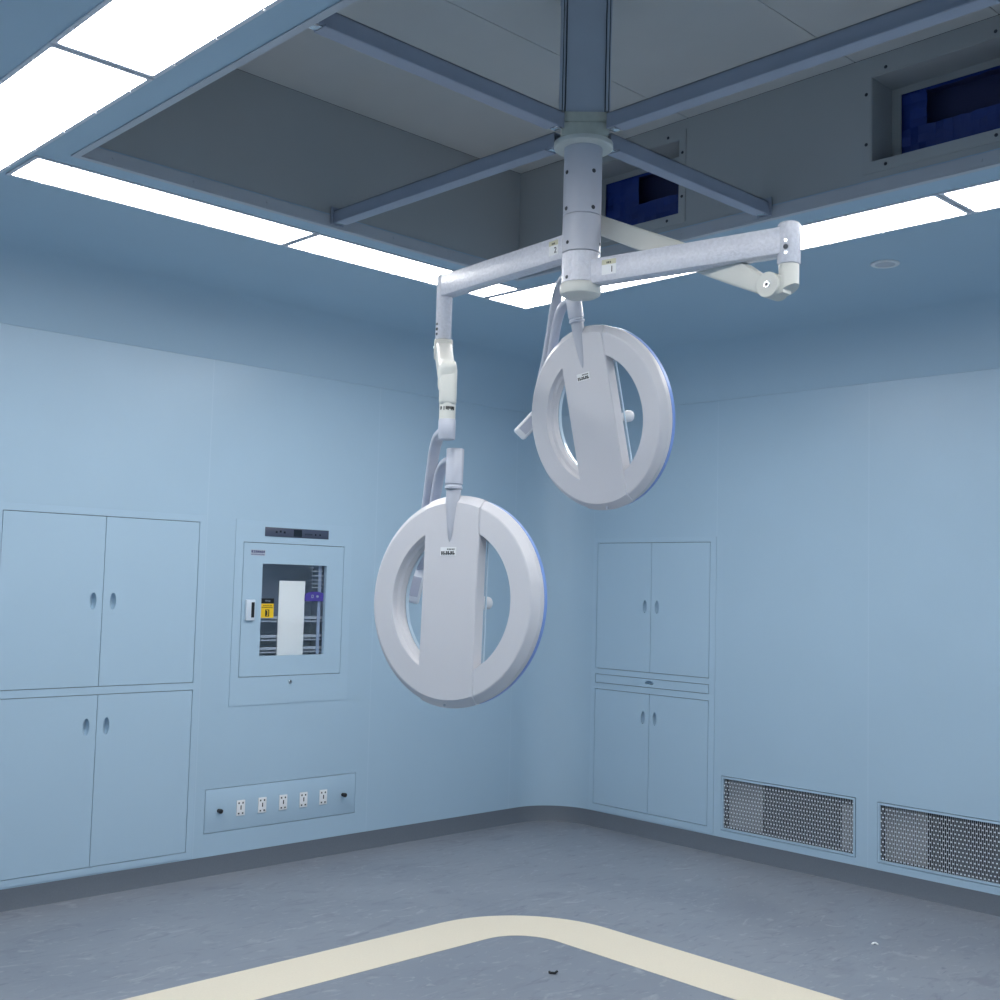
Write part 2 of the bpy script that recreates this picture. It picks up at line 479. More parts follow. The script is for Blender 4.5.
# ------------------------------------------------------------------ air ducts in the recess
def duct(y0, z0, y1, z1, label, hole):
    t = tag(empty('air_duct', (RX1, (y0 + y1) / 2, z0)), label, 'air duct', 'duct openings in the recess')
    oy, oz = (y0 + y1) / 2, z0
    P = lambda u, v, d: (d, u, v)         # local, d into the wall
    hw, hh = (y1 - y0) / 2, z1 - z0
    g = .0015
    bm = B()
    e = .032
    plate(bm, rect(-hw - e, -.039, hw + e, hh + .034), [rect(-hw + g, g, hw - g, hh - g)], -.004, -.0005, P)
    obj('flange', bm, M_RECESS, t)
    for (u, v) in ((hw - .06, hh + .017), (-hw + .06, hh + .017), (hw - .06, -.018), (-hw + .06, -.018), (hw + .016, hh * .22), (hw + .016, hh * .8), (-hw - .016, hh * .22), (-hw - .016, hh * .8)):
        obj('screw', cyl(B(), (-.004, u, v), (-.008, u, v), .0065, 12, ch=.002), M_SCREW, t)
    bm = B()                               # liner sleeve, open at both ends
    D = .15
    plate(bm, rect(-hw + g, g, hw - g, hh - g), [rect(-hw + g + .003, g + .003, hw - g - .003, hh - g - .003)], -.0005, D, P)
    plate(bm, rect(-hw + g, g, hw - g, hh - g), [rect(-hw + .04, .022, hw - .04, hh - .031)], D, D + .004, P)
    obj('liner', bm, M_RECESS, t)
    bm = B()                               # blue protective film with a torn opening, crumpled a little
    rnd = random.Random(int(-y0 * 100))
    a0, a1, b0, b1 = -hw + .002, hw - .002, .002, hh - .002
    W_, H_ = a1 - a0, b1 - b0
    NU, NV = 16, 10
    g0 = [[None] * (NV + 1) for _ in range(NU + 1)]
    for i_ in range(NU + 1):
        for j_ in range(NV + 1):
            dd = D + .012 + .014 * rnd.random() + .03 * (i_ / NU) * 0
            g0[i_][j_] = bm.verts.new((dd, a0 + W_ * i_ / NU, b0 + H_ * j_ / NV))
    for i_ in range(NU):
        for j_ in range(NV):
            if i_ < NU * hole and i_ > 0 and NV * .42 < j_ < NV * .85: continue
            bm.faces.new((g0[i_][j_], g0[i_ + 1][j_], g0[i_ + 1][j_ + 1], g0[i_][j_ + 1]))
    tag(obj('film_cover', bm, M_BLUEFILM, t, 8), 'blue plastic film')
    bm = B(); bx(bm, P, -hw, 0, D + .13, hw, hh, D + .14)  # box coloured dark navy for the unlit duct behind the film
    for q0, q1, q2, q3 in ((-hw - .002, 0, -hw, hh), (hw, 0, hw + .002, hh), (-hw, -.002, hw, 0), (-hw, hh, hw, hh + .002)): bx(bm, P, q0, q1, D + .005, q2, q3, D + .14)
    obj('unlit_duct_box', bm, M_DUCTSHADE, t)
    return t
duct(*D0, 'duct opening covered with blue film, behind the lamp column in the recess', .58)
duct(*D1, 'duct opening covered with blue film, at the upper right corner of the photo', .74)

# ------------------------------------------------------------------ support column and cross beams
CX, CY = -3.0624, -2.9577
t = tag(empty('support_column', (CX, CY, RZ)), 'grey square steel column dropping from the recess top to the lamp', 'column', None, 'thing')
q = math.sqrt(.5)
F = basis((0, 0, 0), (q, -q, 0), (q, q, 0), (0, 0, 1))     # y axis points away from the camera
def boxF(bm, a, b, bev=0): return box(bm, a, b, F, bev)
zb, zt = 3.077 - RZ, 0
bm = B()
boxF(bm, (-.066, -.062, zb), (.066, .062, zt - .006))
for sx in (-1, 1):
    for sy in (-1, 1):
        boxF(bm, (sx * .074 - .008, sy * .066 - .012, zb), (sx * .074 + .006, sy * .066 + .012, zt - .006), .0015)
obj('shaft', bm, M_SHAFT, t)
bm = B()  # dark strips laid along the shaft paint the shade of its slots
for sx in (-1, 1):
    boxF(bm, (sx * .0745 - .0015, -.0785, zb), (sx * .0745 + .0015, .0785, zt - .006)); boxF(bm, (sx * .0640 - .0015, -.0635, zb), (sx * .0640 + .0015, .0635, zt - .006))
obj('slot_shade_strips', bm, M_GAP, t)
obj('ceiling_plate', boxF(B(), (-.085, -.085, -.0055), (.085, .085, -.0005), .001), M_BEAM, t)
tag(obj('collar', boxF(B(), (-.070, -.070, 3.042 - RZ), (.070, .070, 3.076 - RZ), .002), M_PLATE, t), 'rough grey galvanised collar')
tag(obj('mounting_plate', boxF(B(), (-.075, -.075, 2.995 - RZ), (.075, .075, 3.040 - RZ), .002), M_PLATE, t), 'grey galvanised block above the flange')

def beam(a, b, side, label):
    """a at the wall, b at the column"""
    a, b = Vector(a), Vector(b); L = (b - a).length; d = (b - a).normalized()
    t = tag(empty('support_beam', a), label, 'beam', 'cross beams in the ceiling recess', 'thing')
    y = Vector((0, 0, 1)).cross(d)
    M = basis((0, 0, 0), d, y, (0, 0, 1))
    bm = B()
    box(bm, (.035, -.024, 0), (L - .035, .024, .004), M)                    # bottom flange
    box(bm, (.0, -.020, .004), (L, -.016, .054), M)                         # two webs
    box(bm, (.0, .016, .004), (L, .020, .054), M)
    box(bm, (.0, -.020, .051), (L, .020, .054), M)
    box(bm, (.035, -.027, .001), (L - .035, -.024, .007), M); box(bm, (.035, .024, .001), (L - .035, .027, .007), M)
    obj('channel', bm, M_BEAM, t)
    bm = B()
    box(bm, (0.0, -.032, -.002), (.004, .032, .070), M)
    obj('wall_bracket', bm, M_BEAM, t)
    for x in (L - .03, .006): tag(obj('fixing_tab', box(B(), (x, -.016, .0005), (x + .026, .016, .0035), M, .001), M_CHROME, t), 'bright fixing tab')
    return t
zbm = 3.007
beam((RX0 + .006, CY, zbm), (CX - .115, CY, zbm), 0, 'grey steel beam from the lamp column to the upper left edge of the recess')
beam((RX1 - .009, CY, zbm), (CX + .115, CY, zbm), 0, 'grey steel beam from the lamp column past the blue-filled duct towards the grille wall')
beam((CX, RY1 - .009, zbm), (CX, CY + .115, zbm), 0, 'grey steel beam from the lamp column to the recess side above the glazed cabinet wall')
beam((CX, RY0 + .006, zbm), (CX, CY - .115, zbm), 0, 'grey steel beam running from the lamp column to the top right photo edge')

# ------------------------------------------------------------------ the surgical light
L0 = empty('surgical_light', (CX, CY, 3.0))
tag(L0, 'white surgical light with two ring-shaped heads on swivelling arms hanging from the ceiling', 'surgical light')
def part(name, bm, m, parent=L0, label=None, smooth=35):
    """world-space mesh -> child of parent, kept in place"""
    o = obj(name, bm, m, None, smooth)
    base = parent.matrix_world_base if False else WB[parent.name]
    o.data.transform(base.inverted())
    o.parent = parent
    if label: o['label'] = label
    return o
WB = {L0.name: Matrix.Translation(L0.location)}
def subroot(o, M): WB[o.name] = M
UPZ = basis((CX, CY, 0), (1, 0, 0), (0, 1, 0), (0, 0, 1))
part('ceiling_flange', revolve(B(), [(0, 2.994), (.097, 2.994), (.097, 2.980), (.092, 2.976), (0, 2.976)], UPZ, 48), M_CREAM)
col = part('column_tube', revolve(B(), [(0, 2.976), (.0625, 2.976), (.0625, 2.752), (.0605, 2.750), (0, 2.750)], UPZ, 48), M_TUBE)
subroot(col, WB[L0.name])
for z in (2.888, 2.768):
    for a in (-193, -103, -13, 77):
        d = Vector((math.cos(math.radians(a)), math.sin(math.radians(a)), 0)); p = Vector((CX, CY, z))
        part('bolt', cyl(B(), p + d * .058, p + d * .0650, .0070, 14, ch=.002), M_SCREW, col)
def swivel(z1, z0, mt):
    return part('swivel_sleeve', revolve(B(), [(0, z1), (.0605, z1), (.0625, z1 - .002), (.0625, z0 + .002), (.0605, z0), (0, z0)], UPZ, 48), mt)
for z1, z0, bz, mt in ((2.749, 2.628, 2.655, M_TUBE), (2.626, 2.527, 2.541, M_HAMMER)):
    s = swivel(z1, z0, mt); subroot(s, WB[L0.name])
    for a in (-184, -64, 56):
        d = Vector((math.cos(math.radians(a)), math.sin(math.radians(a)), 0)); p = Vector((CX, CY, bz))
        part('bolt', cyl(B(), p + d * .058, p + d * .0645, .0062, 14, ch=.002), M_SCREW, s)
part('bottom_cap', revolve(B(), [(0, 2.526), (.064, 2.526), (.0675, 2.521), (.0675, 2.503), (.064, 2.492), (.052, 2.485), (0, 2.482)], UPZ, 48), M_CREAM)

A2 = Vector((-2.987, -2.198)); A1 = Vector((-2.945, -3.66))
def ext_arm(end, zc, mt, digit, tagd, hh=.040, ww=.029):
    c = Vector((CX, CY, zc)); e = Vector((end[0], end[1], zc)); d = (e - c).normalized(); L = (e - c).length
    y = Vector((0, 0, 1)).cross(d)
    M = basis(c, d, y, (0, 0, 1))
    a = part('arm', box(B(), (.045, -ww, -hh), (L - .012, ww, hh), M, .005, 2), mt)
    subroot(a, WB[L0.name])
    # number sticker on the side facing the camera (d x up side)
    sgn = 1 if y.dot(Vector((-.7, -.7, 0))) > 0 else -1
    P = lambda u, v, k: M @ Vector((u, sgn * (ww + k), v))
    def pb(bm, u0, v0, k0, u1, v1, k1):
        return box(bm, (u0, min(sgn * (ww + k0), sgn * (ww + k1)), v0), (u1, max(sgn * (ww + k0), sgn * (ww + k1)), v1), M)
    u0, u1 = tagd
    st = part('number_sticker', pb(B(), u0, -.020, -.0004, u1, .028, .0008), M_WHITE, a, 'white sticker with beige top band')
    part('sticker_band', pb(B(), u0, .012, .0008, u1, .028, .0013), M_GREYLBL, a)
    bm = B(); um = (u0 + u1) / 2
    for k in range(3): pb(bm, um - .008 + k * .006, .015, .0013, um - .0045 + k * .006, .021, .0018)
    cur = bpy.data.curves.new('digit', 'FONT'); cur.body = digit; cur.size = .028; cur.extrude = .0004; cur.align_x = 'CENTER'
    fo = bpy.data.objects.new('digit_text', cur); COL.objects.link(fo)
    me = bpy.data.meshes.new_from_object(fo.evaluated_get(bpy.context.evaluated_depsgraph_get()))
    COL.objects.unlink(fo); bpy.data.objects.remove(fo)
    b2 = bmesh.new(); b2.from_mesh(me)
    # text x must run rightwards as seen from the camera side
    right = Vector((.72, -.694, 0)); ux = 1 if d.dot(right) > 0 else -1
    px = um + ux * (u1 - u0) * .22
    T = M @ basis((px, sgn * (ww + .0012), -.014), (ux, 0, 0), (0, 0, 1), (0, sgn, 0))
    for v in b2.verts: v.co = T @ v.co
    b2.to_mesh(me); b2.free(); bm.from_mesh(me)
    part('sticker_digit', bm, M_BLACK, a, 'black digit ' + digit)
    return M, L
ext_arm(A2, 2.661, M_HAMMER, '2', (.082, .128))
ext_arm(A1, 2.558, M_HAMMER, '1', (.098, .150))

def end_sleeve(p, z1, z0, dots, face, r=.033):
    M = basis((p[0], p[1], 0), (1, 0, 0), (0, 1, 0), (0, 0, 1))
    s = part('end_sleeve', revolve(B(), [(0, z1), (r - .006, z1), (r, z1 - .006), (r, z0 + .003), (r - .002, z0), (0, z0)], M, 40), M_HAMMER)
    subroot(s, WB[L0.name])
    d = Vector((math.cos(face), math.sin(face), 0))
    for z, mt, rs in dots:
        c = Vector((p[0], p[1], z))
        part('screw', cyl(B(), c + d * (r - .003), c + d * (r + .0012), rs, 14, ch=.001), mt, s)
    return s
end_sleeve(A1, 2.612, 2.490, ((2.553, M_CHROME, .006), (2.535, M_SCREW, .0075), (2.517, M_CHROME, .006)), math.radians(-165))
end_sleeve(A2, 2.705, 2.460, ((2.516, M_SCREW, .0055), (2.497, M_BLACK, .0065), (2.478, M_SCREW, .0055)), math.radians(-188), .030)

def spring_arm(S, zs, E, H, hy, tilt):
    """elbow under the sleeve at S (x, y), barrel centre E, far head H (top of end tube)"""
    E, H = Vector(E), Vector(H)
    d = (H - E).normalized(); y = Vector((0, 0, 1)).cross(d).normalized(); z = d.cross(y)
    M = basis(E, d, y, z); L = (H - E).length
    bm = B()
    # knuckle hanging below the sleeve, ending in the barrel
    cyl(bm, (S[0], S[1], zs), (S[0], S[1], zs - .070), .029, 32)
    dh = Vector((d.x, d.y, 0)).normalized()
    for v in bm.verts:
        if v.co.z < zs - .05: v.co.z += .016 * ((v.co - Vector((S[0], S[1], 0))).dot(-dh)) / .0305 - .004
    k = part('elbow', bm, M_CREAM); subroot(k, WB[L0.name])
    part('elbow_web', box(B(), (-(Vector((S[0], S[1], 0)) - Vector((E.x, E.y, 0))).length, -.022, -.030), (0, .022, .026), basis(E, dh, y, (0, 0, 1)), .006, 2), M_CREAM, k)
    b3 = B(); cyl(b3, E - y * .0335, E + y * .0335, .0375, 36, ch=.002)
    br = part('pivot_barrel', b3, M_CREAM); subroot(br, WB[L0.name])
    for sg in (-1, 1):
        part('pivot_screw', cyl(B(), E + y * sg * .033, E + y * sg * .0358, .011, 20, ch=.001), M_CHROME, br)
        part('screw_socket', cyl(B(), E + y * sg * .0357, E + y * sg * .0362, .0055, 6), M_SCREW, br)
    # tapered arm body
    bm = B(); prof = [(.0, .034, .020), (.04, .034, .020), (.075, .035, .027), (.12, .036, .036), (.22, .037, .037), (L - .10, .031, .031), (L - .02, .030, .030)]
    rings = []
    for x, hb, ht in prof:
        w = .029 - .004 * x / L
        r = []
        for (cy, cz, a0) in ((1, 1, 0), (-1, 1, 90), (-1, -1, 180), (1, -1, 270)):
            for j in range(4):
                a = math.radians(a0 + 30 * j)
                r.append(bm.verts.new(M @ Vector((x, cy * (w - .008) + .008 * math.cos(a), (ht - .008 if cz > 0 else -(hb - .008)) + .008 * math.sin(a)))))
        rings.append(r)
    for A, Q in zip(rings, rings[1:]):
        n = len(A)
        for j in range(n): bm.faces.new((A[j], A[(j + 1) % n], Q[(j + 1) % n], Q[j]))
    bm.faces.new(rings[0]); bm.faces.new(rings[-1][::-1])
    sa = part('spring_arm', bm, M_CREAM)
    b4 = B(); box(b4, (L - .075, -.0275, -.0405), (L + .025, .0275, .050), M, .014, 3)
    hd = part('arm_head', b4, M_CREAM); subroot(hd, WB[L0.name])
    return d
def end_tube(P, z1, z2, z3, z4):
    """cream head z1..z3 with printed band at z2, grey sleeve z3..z4"""
    M = basis((P[0], P[1], 0), (1, 0, 0), (0, 1, 0), (0, 0, 1))
    bm = B(); bw = basis((P[0], P[1], 0), (.744, -.668, 0), (.668, .744, 0), (0, 0, 1))
    box(bm, (-.0262, -.0262, z2 + .012), (.0262, .0262, z1), bw, .012, 3)
    revolve(bm, [(0, z2 + .03), (.0245, z2 + .03), (.0245, z3), (0, z3)], M, 36)
    h = part('swivel_head', bm, M_CREAM); subroot(h, WB[L0.name])
    bm = B()
    rnd = random.Random(3)
    for k in range(16):
        a = math.radians(-193) + k * .13
        if rnd.random() < .25: continue
        c = Vector((P[0] + .0243 * math.cos(a), P[1] + .0243 * math.sin(a), z2))
        d = Vector((math.cos(a), math.sin(a), 0)); K = basis(c, d, Vector((-d.y, d.x, 0)), (0, 0, 1))
        box(bm, (0, -.0013, -.006 + rnd.random() * .006), (.0008, .0013, .007), K)
    part('printed_scale', bm, M_BLACK, h, 'dark printed marks on the band')
    bm = B(); revolve(bm, [(0, z3), (.0245, z3), (.0258, z3 - .002), (.0258, z4 + .002), (.0245, z4), (0, z4)], M, 36)
    part('end_tube', bm, M_TUBE)

E1 = (-2.950, -3.612, 2.433); H1t = (-2.9265, -2.8057, 2.818)
E2 = (-3.022, -2.240, 2.412); H2t = (-3.530, -2.850, 2.165)
spring_arm(A1, 2.489, E1, H1t, 0, 0)
spring_arm(A2, 2.459, E2, H2t, 0, 0)
end_tube((-2.919, -2.7947), 2.86, 2.735, 2.68, 2.605)
end_tube((-3.529, -2.854), 2.200, 2.070, 2.040, 1.979)

# ---- lamp heads
RO = .32
def lamp_head(c, n, u, handle_dir, P, zbow, J, rv, upv, vv, tilt, stub_top):
    c, n, u = Vector(c), Vector(n).normalized(), Vector(u)
    u = (u - n * u.dot(n)).normalized(); w = u.cross(n)
    M = basis(c, w, -n, u)                 # local x right, y away, z up along the bar
    hd = empty('lamp_head', (0, 0, 0), L0); hd.matrix_local = WB[L0.name].inverted() @ M
    subroot(hd, M)
    Rv = M @ basis((0, 0, 0), (1, 0, 0), (0, 0, 1), (0, -1, 0))   # revolve axis = towards the front
    # ring shell; local z of Rv is the front
    ring = [(.224, .030), (.293, .030), (.297, .0285), (.3145, .012), (.316, .009), (.316, -.002), (.3145, -.010), (.222, -.012), (.212, -.020), (.210, -.010), (.213, .004), (.220, .012), (.222, .026)]
    part('ring_housing', revolve(B(), ring, Rv, 96, True), M_LAMP, hd, None, 16)
    part('blue_rim', revolve(B(), [(.3125, -.0105), (.3150, -.012), (.3140, -.026), (.308, -.032), (.230, -.034), (.2225, -.030), (.2225, -.0105)], Rv, 96, True), M_BLUERIM, hd, 'pale blue translucent rim')
    part('inner_lip', revolve(B(), [(.2105, -.021), (.2215, -.021), (.2215, -.036), (.2115, -.036)], Rv, 96, True), M_GLASSCLEAR, hd, 'clear inner lip')
    # cross bar with arc ends
    hw, ro = .103, .3175
    def barloop(hw, ro):
        a = math.asin(hw / ro); L = []
        for k in range(13): t = -a + 2 * a * k / 12; L.append((ro * math.sin(t), ro * math.cos(t)))
        for k in range(13): t = -a + 2 * a * k / 12; L.append((-ro * math.sin(t), -ro * math.cos(t)))
        return L
    bm = B()
    loops = [(barloop(hw - .001, .3165), -.006), (barloop(hw, .3182), .004), (barloop(hw, .3182), .012), (barloop(hw, .2985), .031), (barloop(hw - .003, .2935), .0345)]
    vr = [[bm.verts.new(M @ Vector((x, -f, z))) for x, z in L] for L, f in loops]
    for A, Q in zip(vr, vr[1:]):
        for j in range(len(A)): bm.faces.new((A[j], A[(j + 1) % len(A)], Q[(j + 1) % len(A)], Q[j]))
    bm.faces.new(vr[0]); bm.faces.new(vr[-1][::-1])
    part('cross_bar', bm, M_LAMP, hd, None, 30)
    # slimmer back of the bar with a pale edge light strip
    bm = B()
    box(bm, (-.066, .0065, -.212), (.066, .024, .212), M, .006, 2)
    part('bar_back', bm, M_LAMPSIDE, hd)
    for s in (-1, 1):
        bl = part('bar_lens', box(B(), (s * .080 - .0135, .0245, -.203), (s * .080 + .0135, .0275, .203), M, .001, 1), M_GLASS, hd, 'clear lens strip along the bar')
        subroot(bl, M)
        part('lens_edge', box(B(), (s * .0955 - .0018, .0235, -.2), (s * .0955 + .0018, .0285, .2), M), M_GLASSCLEAR, bl, 'bright lens edge')
    bm = B(); cyl(bm, M @ Vector((-.005, -.016, -.310)), M @ Vector((-.005, -.024, -.309)), .0045, 12)
    part('rim_screw', bm, M_LAMPSIDE, hd)
    # sterile handle on the far side
    Hm = M @ basis((0, .0245, 0), (1, 0, 0), (0, 0, -1), (0, 1, 0))
    part('handle', revolve(B(), [(0, 0), (.028, 0), (.026, .008), (.0115, .014), (.0125, .104), (.017, .113), (.021, .127), (.0195, .142), (.012, .150), (0, .152)], Hm, 28), M_WHITE, hd)
    # tapered fin from the stub down the bar
    bm = B()
    prof = [(.334, .0245), (.318, .0240), (.303, .0235), (.285, .0215), (.25, .0165), (.21, .011), (.186, .006), (.176, .001)]
    yo = [-.026, -.026, -.027, -.029, -.031, -.033, -.034, -.0345]
    rings = []
    for (z, r), yy in zip(prof, yo):
        rings.append([bm.verts.new(M @ Vector((-.005 + r * math.cos(2 * PI * k / 20), yy + r * .78 * math.sin(2 * PI * k / 20), z))) for k in range(20)])
    for A, Q in zip(rings, rings[1:]):
        for k in range(20): bm.faces.new((A[k], A[(k + 1) % 20], Q[(k + 1) % 20], Q[k]))
    bm.faces.new(rings[0]); bm.faces.new(rings[-1][::-1])
    part('neck_fin', bm, M_LAMPSIDE, hd)
    # sticker with tiny print
    ST = lambda a, k: M @ Vector(a)
    sy = -.0345
    bm = B(); box(bm, (-.038, sy - .0006, .134), (.022, sy + .0004, .160), M, .0003, 1)
    part('sticker', bm, M_WHITE, hd, 'small white sticker with black print')
    bm = B(); rnd = random.Random(5)
    for k in range(6):
        x = -.034 + k * .0088
        box(bm, (x, sy - .0012, .1365), (x + .003, sy - .0005, .1465 + rnd.random() * .002), M)
        if k % 2 == 0: box(bm, (x, sy - .0012, .1435), (x + .0075, sy - .0005, .1465), M)
        box(bm, (x, sy - .0012, .1385), (x + .0075, sy - .0005, .1415), M)
    for k in range(5): box(bm, (-.012 + k * .006, sy - .0012, .1515), (-.0085 + k * .006, sy - .0005, .1555), M)
    part('sticker_print', bm, M_BLACK, hd)
    # stub tube on top of the head
    St = M @ basis((-.005, -.026, 0), (1, 0, 0), (0, 1, 0), (0, 0, 1))
    part('neck_tube', revolve(B(), [(0, .3345), (.0245, .3345), (.0268, .337), (.0268, .344), (.0240, .346), (.0240, .350), (.0268, .352), (.0268, stub_top - .002), (.0255, stub_top), (0, stub_top)], St, 36), M_TUBE, hd)
    # yoke bows: both curve out and meet at a joint behind the ring
    J = Vector(J); P3 = Vector((P[0], P[1], zbow))
    g = Vector((J.x - P[0], J.y - P[1], 0)); rho = g.length; g.normalize(); sd = Vector((-g.y, g.x, 0))
    Z = Vector((0, 0, 1))
    zz = lambda s, h: P3 + g * s + Z * h
    dz = J.z - zbow
    # control panel joint
    BOW = ((.04, 0), (.20, -.001), (.33, -.010), (.44, -.038), (.52, -.085), (.61, -.16), (.74, -.26), (.92, -.36), (1.0, None))
    def bow(p0, gg, rr, dzz): return [p0 + gg * (rr * a_) + Z * (h_ if h_ is not None else min(dzz, -.40)) for a_, h_ in BOW]
    ctrl = bow(P3, g, rho, dz)
    yk = part('yoke_bow', tube(B(), spline(ctrl, 8), .0175, .012, 20, sd), M_TUBE)
    Sb = M @ Vector((-.005, -.026, stub_top - .030))
    g2 = Vector((J.x - Sb.x, J.y - Sb.y, 0)); r2 = g2.length; g2.normalize(); sd2 = Vector((-g2.y, g2.x, 0))
    zz2 = lambda s, h: Sb + g2 * s + Z * h
    d2 = J.z - Sb.z
    ctrl = [p for p in bow(Sb, g2, r2 * .95, d2) if p.z > J.z + .02] + [J + Z * .005]
    part('yoke_bow', tube(B(), spline(ctrl, 8), .0165, .011, 20, sd2), M_TUBE)
    # joint and control handle
    rv, upv, vv = Vector(rv), Vector(upv), Vector(vv)
    jn = part('yoke_joint', cyl(B(), J - Z * .01 + rv * .012, J + Z * .055 + rv * .012, .024, 24, ch=.005), M_WHITE); 
    a = math.radians(tilt); ax = (-rv * math.sin(a) - upv * math.cos(a)).normalized(); sx = vv.cross(ax).normalized()
    K = basis(J + ax * -.01, sx, vv, ax)
    bm = B(); box(bm, (-.026, -.032, -.01), (.026, .032, .108), K, .009, 3)
    cp = part('control_panel', bm, M_WHITE); subroot(cp, WB[L0.name])
    bm = B(); box(bm, (-.018, -.0335, .02), (.016, -.0315, .085), K, .0005, 1); box(bm, (-.0275, -.022, .02), (-.0255, .022, .085), K, .0005, 1)
    part('button_pad', bm, M_LAMPSIDE, cp)
    return hd
lamp_head((-3.4693, -2.8469, 1.4968), (-.9829, -.1806, .036), (.0341, .0135, .9993), None, (-3.529, -2.8548), 2.008, (-3.331, -2.501, 1.578),
          (.746, -.666, .029), (-.011, .03, .999), (.666, .745, -.015), 13, .459)
lamp_head((-2.8159, -2.8293, 2.1305), (-.9873, .0227, -.1575), (-.1546, .0972, .9832), None, (-2.919, -2.7947), 2.632, (-2.750, -2.467, 2.175),
          (.659, -.752, .02), (-.121, -.08, .989), (.743, .654, .144), 44, .450)

# ------------------------------------------------------------------ built-in cabinets
def cup_door(P, u0, v0, u1, v1, hu, hv, vertical=True, front=.0025):
    """door leaf with a real oval finger recess; returns (leaf bm, cup bm)"""
    ru, rv = (.0155, .041) if vertical else (.034, .017)
    sh = lambda a: math.sin(a) if (vertical or math.sin(a) > 0) else math.sin(a) * .3
    bm = B(); plate(bm, rect(u0, v0, u1, v1), [[(hu + ru * math.cos(2 * PI * k / 28), hv + rv * sh(2 * PI * k / 28)) for k in range(28)]], front, -.016, P)
    cup = B(); n = 28
    rings = []
    for s, d in ((1.10, front + .0002), (1.08, front + .0012), (1.0, front + .0006), (.98, front - .008), (.93, -.018), (.7, -.027), (.3, -.030)):
        rings.append([cup.verts.new(P(hu + ru * s * math.cos(2 * PI * k / n), hv + rv * s * sh(2 * PI * k / n), d)) for k in range(n)])
    for A, Q in zip(rings, rings[1:]):
        for k in range(n): cup.faces.new((A[k], A[(k + 1) % n], Q[(k + 1) % n], Q[k]))
    cup.faces.new(rings[-1])
    return bm, cup

def cabinet(name, label, P, outer, holes, doors, drawer, loc):
    t = tag(empty(name, loc), label, 'cabinet')
    inv = Matrix.Translation(-Vector(loc))
    def add(nm, bm, m, par=t, lab=None):
        o = obj(nm, bm, m, par); o.data.transform(inv)
        if lab: o['label'] = lab
        return o
    g = .0004
    u0, v0, u1, v1 = outer
    bm = B(); plate(bm, rect(u0 + g, v0 + g, u1 - g, v1 - g), [rect(*h) for h in holes], .003, -.018, P)
    add('frame', bm, M_CABINET)
    bm = B()                                            # carcass behind the frame
    bx(bm, P, u0 + g, v0 + g, -.060, u1 - g, v1 - g, -.066)
    for a, b_ in ((u0 + g, u0 + g + .006), (u1 - g - .006, u1 - g)): bx(bm, P, a, v0 + g, -.0185, b_, v1 - g, -.06)
    for a, b_ in ((v0 + g, v0 + g + .006), (v1 - g - .006, v1 - g)): bx(bm, P, u0 + .008, a, -.0185, u1 - .008, b_, -.06)
    add('carcass', bm, M_GAP)
    for (a, b_, c, d, hu, hv) in doors:
        leaf, cup = cup_door(P, a, b_, c, d, hu, hv)
        o = add('door', leaf, M_CABINET)
        add('handle', cup, M_CABINET, o, 'recessed oval finger pull')
    if drawer:
        a, b_, c, d, hu, hv = drawer
        leaf, cup = cup_door(P, a, b_, c, d, hu, hv, False)
        o = add('drawer', leaf, M_CABINET)
        add('handle', cup, M_CABINET, o, 'recessed finger pull')
    return t
G = .0032
uL, uM, uR = -3.744, -3.2395, -2.727
cabinet('built_in_cabinet', 'large pale blue four-door cabinet built into the wall beside the glazed cabinet', PL, LCAB,
        [(uL, 1.002, uR, 1.8355), (uL, .139, uR, .966)],
        [(uL + G, 1.002 + G, uM - G / 2, 1.8355 - G, -3.287, 1.4185), (uM + G / 2, 1.002 + G, uR - G, 1.8355 - G, -3.186, 1.4185),
         (uL + G, .139 + G, uM - G / 2, .966 - G, -3.291, .811), (uM + G / 2, .139 + G, uR - G, .966 - G, -3.189, .811)], None, (-3.24, 0, .108))
uL, uM, uR = -1.2725, -.821, -.3675
cabinet('built_in_cabinet', 'narrower pale blue cabinet with a drawer between two door pairs, near the rounded corner', PR, RCAB,
        [(uL, 1.0195, uR, 1.8405), (uL, .926, uR, .984), (uL, .1465, uR, .888)],
        [(uL + G, 1.0195 + G, uM - G / 2, 1.8405 - G, -.868, 1.432), (uM + G / 2, 1.0195 + G, uR - G, 1.8405 - G, -.772, 1.432),
         (uL + G, .1465 + G, uM - G / 2, .888 - G, -.864, .736), (uM + G / 2, .1465 + G, uR - G, .888 - G, -.771, .736)],
        (uL + G, .926 + G, uR - G, .984 - G, -.818, .953), (0, -.82, .108))

# ------------------------------------------------------------------ glazed warming cabinet
loc = (-2.127, 0, .868); inv = Matrix.Translation(-Vector(loc))
t = tag(empty('warming_cabinet', loc), 'pale blue wall cabinet with a glass window and a dark display bar above its door', 'cabinet')
def add(nm, bm, m, par, lab=None):
    o = obj(nm, bm, m, par); o.data.transform(inv)
    if lab: o['label'] = lab
    return o
u0, v0, u1, v1 = LFR; g = .0004
DO = (-2.462, 1.018, -1.7955, 1.744)
LC = (-2.332, 1.780, -1.911, 1.830)
add('frame', plate(B(), rect(u0 + g, v0 + g, u1 - g, v1 - g), [rect(*DO)], .003, -.02, PL), M_CABINET, t)
W = (-2.338, 1.129, -1.914, 1.630)
dr = add('door', plate(B(), rect(DO[0] + G, DO[1] + G, DO[2] - G, DO[3] - G), [rrect(*W, .006)], .0035, -.02, PL), M_CABINET, t)
gk = plate(B(), rect(DO[0] - .006, DO[1] - .006, DO[2] + .006, DO[3] + .006), [rect(W[0] - .006, W[1] - .006, W[2] + .006, W[3] + .006)], -.0205, -.0245, PL)  # dark plate put behind the door gap to paint its shade
add('door_gap_shade', gk, M_GAP, t, 'dark plate painting the shade in the door gap')
